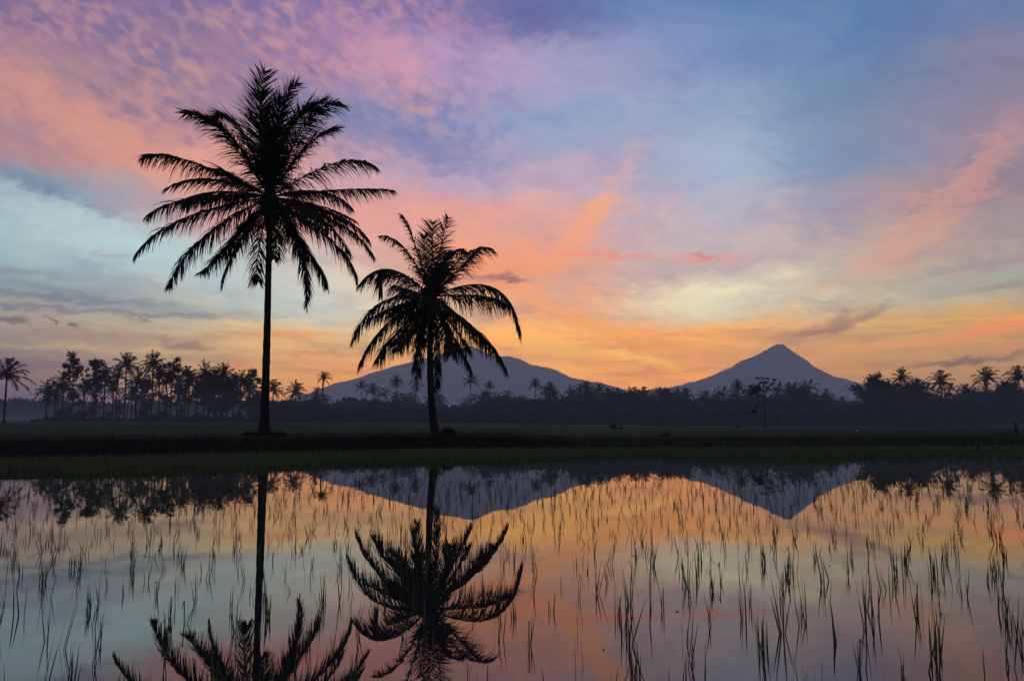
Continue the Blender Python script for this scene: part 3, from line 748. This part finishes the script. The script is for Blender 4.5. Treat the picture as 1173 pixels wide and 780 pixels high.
# floating bits of straw and leaf on the still water
rf = np.random.default_rng(123); mb = MB()
for i in range(46):
    y = rf.uniform(2.4, 11); x = rf.uniform(-.66, .66) * y; a = rf.uniform(0, 6.28); l = rf.uniform(.005, .018); w_ = l * rf.uniform(.12, .5); ca, sa = math.cos(a), math.sin(a)
    ring = [(l, 0), (l * .4, w_), (-l * .6, w_ * .8), (-l, 0), (-l * .5, -w_), (l * .5, -w_ * .7)]
    V = [(x + p * ca - q * sa, y + p * sa + q * ca, .0015) for p, q in ring] + [(x + p * ca * .8 - q * sa * .8, y + p * sa * .8 + q * ca * .8, .003 + .001 * math.sin(k * 2.)) for k, (p, q) in enumerate(ring)]
    mb.add(V, [[k, (k + 1) % 6, 6 + (k + 1) % 6, 6 + k] for k in range(6)] + [[6, 7, 8, 9], [6, 9, 10, 11]])
o = mb.build('floating_debris', M_wood); tag(o, 'tiny bits of straw and leaf floating on the still water', 'debris', kind='stuff')

# ------------------------------------------------------------------ haze
SIG = 2.9e-4
HTOP = 520.; HR = 5500.
x0, x1, y0, y1, z0, z1 = -5400, 5400, -5400, 5450, -8, HTOP
mb = MB(); mb.add([(x0, y0, z0), (x1, y0, z0), (x1, y1, z0), (x0, y1, z0), (x0, y0, z1), (x1, y0, z1), (x1, y1, z1), (x0, y1, z1)],
       [[0, 3, 2, 1], [4, 5, 6, 7], [0, 1, 5, 4], [1, 2, 6, 5], [2, 3, 7, 6], [3, 0, 4, 7]])
hm = bpy.data.materials.new('haze_air'); hm.use_nodes = True; nt = hm.node_tree
for n_ in list(nt.nodes):
    if n_.type == 'BSDF_PRINCIPLED': nt.nodes.remove(n_)
pv = nt.nodes.new('ShaderNodeVolumePrincipled'); pv.inputs['Density'].default_value = SIG; pv.inputs['Color'].default_value = (.88, .92, 1.0, 1); pv.inputs['Anisotropy'].default_value = 0.0
nt.links.new(pv.outputs[0], [n_ for n_ in nt.nodes if n_.type == 'OUTPUT_MATERIAL'][0].inputs['Volume'])
o = mb.build('haze', hm); tag(o, 'thin bluish morning haze over the whole plain', 'haze', kind='stuff')

# low morning mist lying over the far fields and between the tree feet
mb = MB(); a0, a1, b0, b1, c0, c1 = -900, 900, 150, 900, -2, 12.5
mb.add([(a0, b0, c0), (a1, b0, c0), (a1, b1, c0), (a0, b1, c0), (a0, b0, c1), (a1, b0, c1), (a1, b1, c1), (a0, b1, c1)],
       [[0, 3, 2, 1], [4, 5, 6, 7], [0, 1, 5, 4], [1, 2, 6, 5], [2, 3, 7, 6], [3, 0, 4, 7]])
mm = bpy.data.materials.new('mist_air'); mm.use_nodes = True; nt = mm.node_tree
for n_ in list(nt.nodes):
    if n_.type == 'BSDF_PRINCIPLED': nt.nodes.remove(n_)
pv = nt.nodes.new('ShaderNodeVolumePrincipled'); pv.inputs['Density'].default_value = .0006; pv.inputs['Color'].default_value = (.82, .92, 1.0, 1)
nt.links.new(pv.outputs[0], [n_ for n_ in nt.nodes if n_.type == 'OUTPUT_MATERIAL'][0].inputs['Volume'])
o = mb.build('ground_mist', mm); tag(o, 'low pale blue mist lying at the feet of the far trees', 'mist', kind='stuff')

# ------------------------------------------------------------------ sky
ELS = [0, 2, 4, 6.5, 9, 12, 15, 18, 22, 26, 30]
GRID = [
 [(110,105,125),(125,112,128),(165,130,115),(200,140,100),(225,145,85),(230,145,78),(235,150,72),(235,150,70),(215,140,85),(180,130,110),(150,120,118),(140,115,120)],
 [(115,110,130),(150,125,130),(190,145,110),(225,150,90),(240,152,75),(240,152,72),(245,158,68),(245,158,65),(230,148,80),(195,142,110),(165,130,115),(155,122,120)],
 [(140,120,130),(172,145,132),(205,168,125),(230,165,105),(245,168,85),(243,165,85),(245,178,95),(246,172,82),(240,166,88),(218,160,100),(205,160,100),(195,150,108)],
 [(160,148,145),(182,166,146),(205,178,142),(222,180,130),(226,182,138),(238,170,116),(246,184,120),(246,168,102),(236,174,120),(212,168,132),(205,168,120),(212,158,115)],
 [(142,156,165),(156,166,170),(188,190,180),(218,222,205),(220,202,180),(232,175,140),(232,170,135),(220,180,155),(232,222,190),(205,198,172),(192,185,165),(165,160,152)],
 [(170,195,200),(175,195,198),(180,198,198),(198,190,186),(212,170,162),(240,162,130),(243,168,132),(198,172,172),(198,185,186),(195,175,172),(200,170,155),(160,148,156)],
 [(120,145,170),(165,162,175),(208,162,165),(230,158,145),(222,168,165),(232,165,150),(238,170,150),(212,172,178),(188,183,200),(180,168,182),(182,150,155),(152,132,152)],
 [(178,138,148),(220,158,140),(222,160,145),(220,168,165),(192,162,184),(185,168,195),(205,168,188),(175,165,196),(168,184,210),(128,154,188),(145,146,175),(168,138,156)],
 [(172,136,148),(170,136,148),(152,128,156),(132,132,174),(130,142,184),(148,154,198),(146,168,206),(155,168,205),(148,170,205),(118,148,188),(106,138,178),(142,132,162)],
 [(130,110,150),(148,122,156),(150,124,158),(174,138,168),(190,148,178),(178,152,194),(162,158,200),(152,158,204),(116,148,198),(106,138,190),(92,132,184),(108,128,178)],
 [(110,100,158),(105,105,162),(120,108,162),(140,118,172),(150,122,172),(125,122,172),(100,112,168),(106,138,194),(96,138,194),(90,128,184),(85,122,178),(96,118,172)],
]
JH = (.155, .155, .225)       # what the haze itself scatters towards the eye
def comp(c, el):
    c = lin(c); Ls = min(HR, HTOP / max(1e-3, math.sin(R(max(el, .5))))); T = math.exp(-SIG * Ls)
    return tuple(max(.004, (v - (1 - T) * j) / T) / 8. for v, j in zip(c, JH))
W = bpy.data.worlds.new('World'); SC.world = W; W.use_nodes = True; nt = W.node_tree; nt.nodes.clear()
N = nt.nodes.new; Lk = nt.links.new
def val(v):
    return v
def math_(op, a, b=None, c=None, clamp=False):
    n_ = N('ShaderNodeMath'); n_.operation = op; n_.use_clamp = clamp
    for i, q in enumerate((a, b, c)):
        if q is None: continue
        if isinstance(q, (int, float)): n_.inputs[i].default_value = q
        else: Lk(q, n_.inputs[i])
    return n_.outputs[0]
def mapr(v, a, b, c=0., d=1., smooth=True):
    n_ = N('ShaderNodeMapRange'); n_.interpolation_type = 'SMOOTHSTEP' if smooth else 'LINEAR'
    for k, q in (('From Min', a), ('From Max', b), ('To Min', c), ('To Max', d)): n_.inputs[k].default_value = q
    Lk(v, n_.inputs['Value']); return n_.outputs[0]
def mixc(f, a, b, bt='MIX'):
    n_ = N('ShaderNodeMix'); n_.data_type = 'RGBA'; n_.blend_type = bt
    for k, q in (('Factor', f), ('A', a), ('B', b)):
        if isinstance(q, (int, float)): n_.inputs[k].default_value = q
        elif isinstance(q, tuple): n_.inputs[k].default_value = (*q, 1)
        else: Lk(q, n_.inputs[k])
    return n_.outputs['Result']
tc = N('ShaderNodeTexCoord'); sp = N('ShaderNodeSeparateXYZ'); Lk(tc.outputs['Generated'], sp.inputs[0])
az0 = math_('MULTIPLY', math_('ARCTAN2', sp.outputs['X'], sp.outputs['Y']), 57.29578)
el0 = math_('MULTIPLY', math_('ARCSINE', sp.outputs['Z']), 57.29578)
def noise(x, y, sx, sy, scale=1., detail=5., rough=.55, dist=0., seed=0., rot=0.):
    c = N('ShaderNodeCombineXYZ')
    if rot:
        ca, sa = math.cos(R(rot)), math.sin(R(rot))
        xx = math_('ADD', math_('MULTIPLY', x, ca), math_('MULTIPLY', y, sa)); yy = math_('SUBTRACT', math_('MULTIPLY', y, ca), math_('MULTIPLY', x, sa))
        x, y = xx, yy
    Lk(math_('MULTIPLY_ADD', x, sx, seed * 13.7), c.inputs[0]); Lk(math_('MULTIPLY_ADD', y, sy, seed * 7.9), c.inputs[1]); c.inputs[2].default_value = 0
    n_ = N('ShaderNodeTexNoise'); n_.noise_dimensions = '2D'; n_.inputs['Scale'].default_value = scale; n_.inputs['Detail'].default_value = detail
    n_.inputs['Roughness'].default_value = rough; n_.inputs['Distortion'].default_value = dist
    Lk(c.outputs[0], n_.inputs['Vector']); return n_.outputs['Fac']
# wind-drawn warp of the cloud sheet
wa = noise(az0, el0, .10, .22, detail=4, seed=3.1); wb = noise(az0, el0, .12, .30, detail=4, seed=8.7)
az = math_('ADD', az0, math_('MULTIPLY', math_('SUBTRACT', wa, .5), 7.0))
elw = math_('MULTIPLY', math_('SUBTRACT', wb, .5), 3.4)
el = math_('ADD', el0, math_('MULTIPLY', elw, mapr(el0, 1.5, 10, .12, 1.)))
u = math_('DIVIDE', math_('ADD', az, 33.), 66., clamp=True)
cur = None
for k, e_ in enumerate(ELS):
    rp = N('ShaderNodeValToRGB'); cr = rp.color_ramp; cr.interpolation = 'B_SPLINE'
    while len(cr.elements) < 12: cr.elements.new(.5)
    for i in range(12):
        if e_ >= 15 and i >= 6:
            g_ = sum(GRID[k][i]) / 3.; GRID[k][i] = tuple(v * .82 + g_ * .17 for v in GRID[k][i])
        cr.elements[i].position = i / 11.; cr.elements[i].color = (*comp(GRID[k][i], e_), 1)
    Lk(u, rp.inputs['Fac'])
    if cur is None: cur = rp.outputs['Color']
    else: cur = mixc(mapr(el, ELS[k - 1], e_, smooth=True), cur, rp.outputs['Color'])
# low streaks
s1 = noise(az0, el, .085, 1.05, detail=5, rough=.6, dist=.25, seed=1.3, rot=-2)
s2 = noise(az, el, .16, .42, detail=6, rough=.6, dist=.6, seed=5.3, rot=-14)
m1 = math_('MULTIPLY', mapr(el0, 15, 6), .9)
f1_ = math_('MULTIPLY', mapr(s1, .45, .70), math_('MULTIPLY', m1, .50))
cur = mixc(f1_, cur, mixc(1., cur, (.60, .55, .68), 'MULTIPLY'))
f2_ = math_('MULTIPLY', mapr(s1, .50, .30), math_('MULTIPLY', m1, .42))
cur = mixc(f2_, cur, mixc(1., cur, (1.28, 1.22, 1.12), 'MULTIPLY'))
f3_ = math_('MULTIPLY', mapr(s2, .45, .72), math_('MULTIPLY', mapr(el0, 5, 14), .42))
cur = mixc(f3_, cur, mixc(1., cur, (1.22, 1.10, 1.02), 'MULTIPLY'))
f4_ = math_('MULTIPLY', mapr(s2, .48, .25), math_('MULTIPLY', mapr(el0, 5, 14), .46))
cur = mixc(f4_, cur, mixc(1., cur, (.72, .82, 1.0), 'MULTIPLY'))
s3 = noise(az, el0, .20, 2.6, detail=6, rough=.65, dist=.35, seed=9.4, rot=-3)
f5_ = math_('MULTIPLY', mapr(s3, .47, .70), math_('MULTIPLY', mapr(el0, 17, 5), .30))
cur = mixc(f5_, cur, mixc(1., cur, (.70, .66, .76), 'MULTIPLY'))
f6_ = math_('MULTIPLY', mapr(s3, .49, .30), math_('MULTIPLY', mapr(el0, 17, 5), .26))
cur = mixc(f6_, cur, mixc(1., cur, (1.30, 1.20, 1.10), 'MULTIPLY'))
s4 = noise(az, el, .33, .75, detail=7, rough=.66, dist=.45, seed=14.4, rot=-18)
cur = mixc(math_('MULTIPLY', mapr(s4, .46, .72), .42), cur, mixc(1., cur, (1.26, 1.10, 1.04), 'MULTIPLY'))
cur = mixc(math_('MULTIPLY', mapr(s4, .52, .28), .42), cur, mixc(1., cur, (.74, .80, .92), 'MULTIPLY'))
# mackerel ripples, upper left
rip = noise(az0, el0, .85, 1.5, detail=4, rough=.5, dist=.15, seed=2.2, rot=-24)
mk = math_('MULTIPLY', mapr(az0, 4, -8), mapr(el0, 17, 21.5))
mk = math_('MULTIPLY', mk, mapr(noise(az0, el0, .12, .25, detail=3, seed=21.), .34, .60, .35, 1.15))
rip2 = noise(az0, el0, .30, .62, detail=4, rough=.6, dist=.2, seed=4.4, rot=-20)
cur = mixc(math_('MULTIPLY', mapr(rip2, .46, .72), math_('MULTIPLY', mk, .40)), cur, comp((204, 152, 150), 24))
cur = mixc(math_('MULTIPLY', mapr(rip2, .52, .28), math_('MULTIPLY', mk, .42)), cur, comp((114, 110, 152), 24))
cur = mixc(math_('MULTIPLY', mapr(rip, .42, .72), math_('MULTIPLY', mk, .32)), cur, comp((208, 158, 152), 24))
cur = mixc(math_('MULTIPLY', mapr(rip, .55, .28), math_('MULTIPLY', mk, .32)), cur, comp((116, 112, 152), 24))

# single clouds:  x, y, half length, half height (photo pixels), tilt, colour, strength, softness
CL = [
 (170, 288, 215, 26, -17, (190, 212, 214), .65, 1.0),
 (70, 340, 120, 4, -1, (118, 128, 145), .6, .9),
 (50, 353, 130, 4, 0, (118, 122, 140), .6, .9),
 (190, 361, 110, 3.2, 1, (142, 138, 146), .55, .9),
 (25, 311, 50, 5, -2, (128, 138, 155), .6, .9),
 (130, 322, 90, 4, -2, (165, 172, 176), .5, .9),
 (90, 384, 110, 4, 0, (165, 135, 135), .5, .9),
 (120, 400, 120, 3, 0, (205, 172, 132), .5, .9),
 (60, 418, 110, 5, 0, (125, 112, 128), .5, .9),
 (180, 430, 90, 4, 0, (215, 165, 120), .4, .9),
 (360, 405, 60, 3, 0, (190, 140, 115), .5, .9),
 (350, 425, 60, 3, 0, (215, 150, 110), .5, .9),
 (620, 258, 60, 22, 0, (205, 155, 155), .45, .9),
 (650, 318, 40, 16, 10, (190, 160, 165), .4, .9),
 (330, 383, 55, 5, 0, (235, 158, 118), .6, .9),
 (213, 396, 26, 5, -4, (142, 118, 122), .7, .8),
 (275, 417, 15, 4, 3, (225, 135, 105), .7, .8),
 (15, 366, 17, 3.5, 0, (115, 108, 122), .8, .6),
 (58, 369, 6, 2.4, -15, (115, 105, 118), .8, .6),
 (86, 373, 7, 2.6, -15, (115, 105, 118), .8, .6),
 (160, 366, 7, 2.2, -10, (115, 108, 118), .8, .6),
 (125, 292, 17, 2.5, -6, (165, 155, 168), .6, .8),
 (668, 262, 95, 15, 50, (248, 172, 132), .75, 1.0),
 (590, 300, 90, 22, 8, (246, 158, 118), .45, 1.0),
 (520, 235, 80, 14, -8, (232, 158, 140), .45, 1.0),
 (725, 330, 60, 20, 0, (205, 172, 165), .35, 1.0),
 (735, 245, 60, 16, 45, (178, 168, 190), .5, 1.0),
 (760, 190, 60, 20, 20, (160, 172, 200), .4, 1.0),
 (655, 300, 75, 9, 3, (246, 165, 130), .35, 1.0),
 (705, 293, 48, 3.0, -6, (244, 142, 125), .65, .8),
 (670, 288, 40, 5.0, -8, (246, 160, 135), .4, .8),
 (660, 291, 26, 3.5, -3, (246, 145, 125), .6, .8),
 (808, 297, 42, 5.0, -2, (238, 150, 135), .6, .75),
 (790, 291, 60, 2.5, -2, (236, 160, 145), .5, .75),
 (806, 292, 13, 3, 0, (205, 110, 115), .5, .75),
 (640, 335, 70, 30, 15, (205, 160, 150), .35, 1.0),
 (572, 319, 38, 4.5, -2, (120, 100, 122), .9, .7),
 (572, 327, 44, 4, -2, (244, 150, 125), .7, .8),
 (570, 307, 50, 3, -2, (240, 150, 130), .5, .8),
 (800, 345, 95, 24, 3, (236, 230, 198), .55, 1.0),
 (880, 338, 70, 11, 4, (180, 168, 165), .35, 1.0),
 (790, 395, 75, 9, 3, (246, 172, 100), .45, 1.0),
 (640, 400, 80, 8, -8, (252, 190, 95), .5, 1.0),
 (735, 411, 45, 4, -14, (254, 205, 115), .55, .9),
 (745, 427, 75, 3.2, 1, (205, 135, 95), .55, .8),
 (700, 438, 40, 3.0, 1, (205, 130, 95), .4, .8),
 (950, 376, 46, 6, 17, (135, 112, 120), .60, .9),
 (925, 380, 45, 6, 10, (165, 128, 122), .55, .9),
 (1003, 357, 16, 5, 24, (128, 114, 124), .55, .8),
 (965, 362, 9, 6, 40, (140, 116, 120), .5, .8),
 (1000, 398, 100, 7, 4, (232, 160, 100), .55, 1.0),
 (1140, 376, 62, 9, 13, (238, 150, 95), .75, .9),
 (1150, 400, 16, 4, 2, (225, 140, 105), .5, .9),
 (1110, 413, 70, 3.4, 4, (128, 104, 116), .7, .8),
 (1050, 268, 110, 20, 42, (218, 162, 142), .55, 1.0),
 (1130, 190, 50, 14, 58, (205, 148, 145), .45, 1.0),
 (990, 305, 90, 9, 22, (214, 168, 152), .5, 1.0),
 (1120, 305, 85, 5, 6, (158, 150, 160), .55, .9),
 (1140, 317, 60, 7, 6, (160, 172, 174), .5, .9),
 (940, 210, 40, 80, 20, (118, 148, 190), .35, 1.0),
 (840, 190, 60, 60, -10, (172, 192, 216), .35, 1.0),
 (620, 20, 100, 24, -4, (94, 104, 160), .65, 1.0),
 (455, 75, 55, 26, -25, (218, 160, 172), .5, 1.0),
 (500, 175, 80, 20, -14, (122, 130, 178), .6, 1.0),
 (640, 165, 60, 12, 0, (146, 160, 200), .4, 1.0),
 (600, 90, 60, 20, -10, (186, 166, 200), .4, 1.0),
 (415, 215, 60, 10, -5, (205, 166, 175), .4, 1.0),
 (100, 145, 160, 26, -22, (226, 158, 138), .5, 1.0),
 (30, 160, 45, 12, -20, (160, 134, 155), .5, 1.0),
 (30, 205, 90, 8, -16, (116, 134, 162), .6, 1.0),
 (622, 348, 95, 9, -26, (242, 164, 118), .5, 1.0),
 (690, 376, 75, 7, -20, (246, 172, 108), .5, 1.0),
 (600, 385, 60, 6, -14, (250, 196, 120), .4, 1.0),
 (870, 322, 150, 5, -3, (196, 178, 172), .45, 1.0),
 (470, 245, 95, 10, -15, (230, 162, 148), .4, 1.0),
 (900, 290, 120, 8, 8, (196, 168, 170), .4, 1.0),
 (700, 215, 90, 8, 12, (176, 172, 196), .35, 1.0),
 (1090, 345, 110, 5, 4, (196, 182, 152), .4, 1.0),
 (838, 422, 12, 2.6, 12, (118, 100, 118), .85, .6),
]
nA = math_('MULTIPLY', math_('SUBTRACT', noise(az0, el0, .6, 1.7, detail=7, rough=.7, seed=11.), .5), 1.0)
nB = math_('MULTIPLY', math_('SUBTRACT', noise(az0, el0, .5, 1.2, detail=7, rough=.7, seed=17., rot=20), .5), 1.2)
PPD = F * math.pi / 180
WV = {}
for wq in (.5, .9, 1.5):
    cx = N('ShaderNodeCombineXYZ')
    Lk(math_('MULTIPLY_ADD', nA, 5.0 * wq, az0), cx.inputs[0]); Lk(math_('MULTIPLY_ADD', nB, 2.4 * wq, el0), cx.inputs[1]); WV[wq] = cx.outputs[0]
for (x, y, a, b, tl, colr, st, soft) in CL:
    A, E_ = azel(x, y)
    ha, hb = a / PPD, b / PPD
    wq = .5 if hb < .7 else (.9 if hb < 1.2 else 1.5)
    sq = N('ShaderNodeVectorMath'); sq.operation = 'MULTIPLY_ADD'      # keeps the clouds evaluated one after another
    Lk(cur, sq.inputs[0]); sq.inputs[1].default_value = (1e-9, 1e-9, 1e-9); Lk(WV[wq], sq.inputs[2])
    mp = N('ShaderNodeMapping'); mp.vector_type = 'TEXTURE'; Lk(sq.outputs[0], mp.inputs['Vector'])
    mp.inputs['Location'].default_value = (A, E_, 0); mp.inputs['Rotation'].default_value = (0, 0, R(tl)); mp.inputs['Scale'].default_value = (ha, hb, 1)
    ln = N('ShaderNodeVectorMath'); ln.operation = 'LENGTH'; Lk(mp.outputs[0], ln.inputs[0])
    cur = mixc(mapr(ln.outputs['Value'], 1.5, 0.0, 0, min(1, st * 1.05)), cur, comp(colr, E_))
# the rest of the dome: blue morning sky, dim in the west, from the sky texture
sky = N('ShaderNodeTexSky'); sky.sky_type = 'NISHITA'; sky.sun_disc = False; sky.sun_elevation = R(1.0); sky.sun_rotation = R(16); sky.altitude = 100
nis = mixc(1., sky.outputs['Color'], (.0125, .0125, .0125), 'MULTIPLY')
upper = mixc(1., nis, (.055, .06, .105), 'ADD')
cur = mixc(mapr(el0, 30, 46), cur, upper)
aa = math_('ABSOLUTE', az0)
west = mixc(1., nis, (.020, .022, .036), 'ADD')
cur = mixc(mapr(aa, 45, 110), cur, west)
cur = mixc(mapr(el0, -.3, -3), cur, (.004, .004, .0045))
bg = N('ShaderNodeBackground'); bg.inputs['Strength'].default_value = 8.0; Lk(cur, bg.inputs['Color'])
ow = N('ShaderNodeOutputWorld'); Lk(bg.outputs[0], ow.inputs['Surface'])
W.cycles.sampling_method = 'MANUAL'; W.cycles.sample_map_resolution = 1024

# the sun, still behind the cone mountain
sd = bpy.data.lights.new('sun', 'SUN'); sd.energy = .3; sd.angle = R(.5); sd.color = (1, .72, .45)
so = bpy.data.objects.new('sun', sd); COL.objects.link(so)
sdir = Vector((math.sin(R(16)) * math.cos(R(1)), math.cos(R(16)) * math.cos(R(1)), math.sin(R(1))))
so.rotation_euler = sdir.to_track_quat('Z', 'Y').to_euler()

SC.view_settings.view_transform = 'Standard'; SC.view_settings.look = 'None'; SC.view_settings.exposure = 0; SC.view_settings.gamma = 1
SC.cycles.use_denoising = True; SC.cycles.max_bounces = 3; SC.cycles.volume_bounces = 0; SC.cycles.diffuse_bounces = 1; SC.cycles.glossy_bounces = 2; SC.cycles.adaptive_threshold = .02
SC.cycles.sample_clamp_indirect = 4
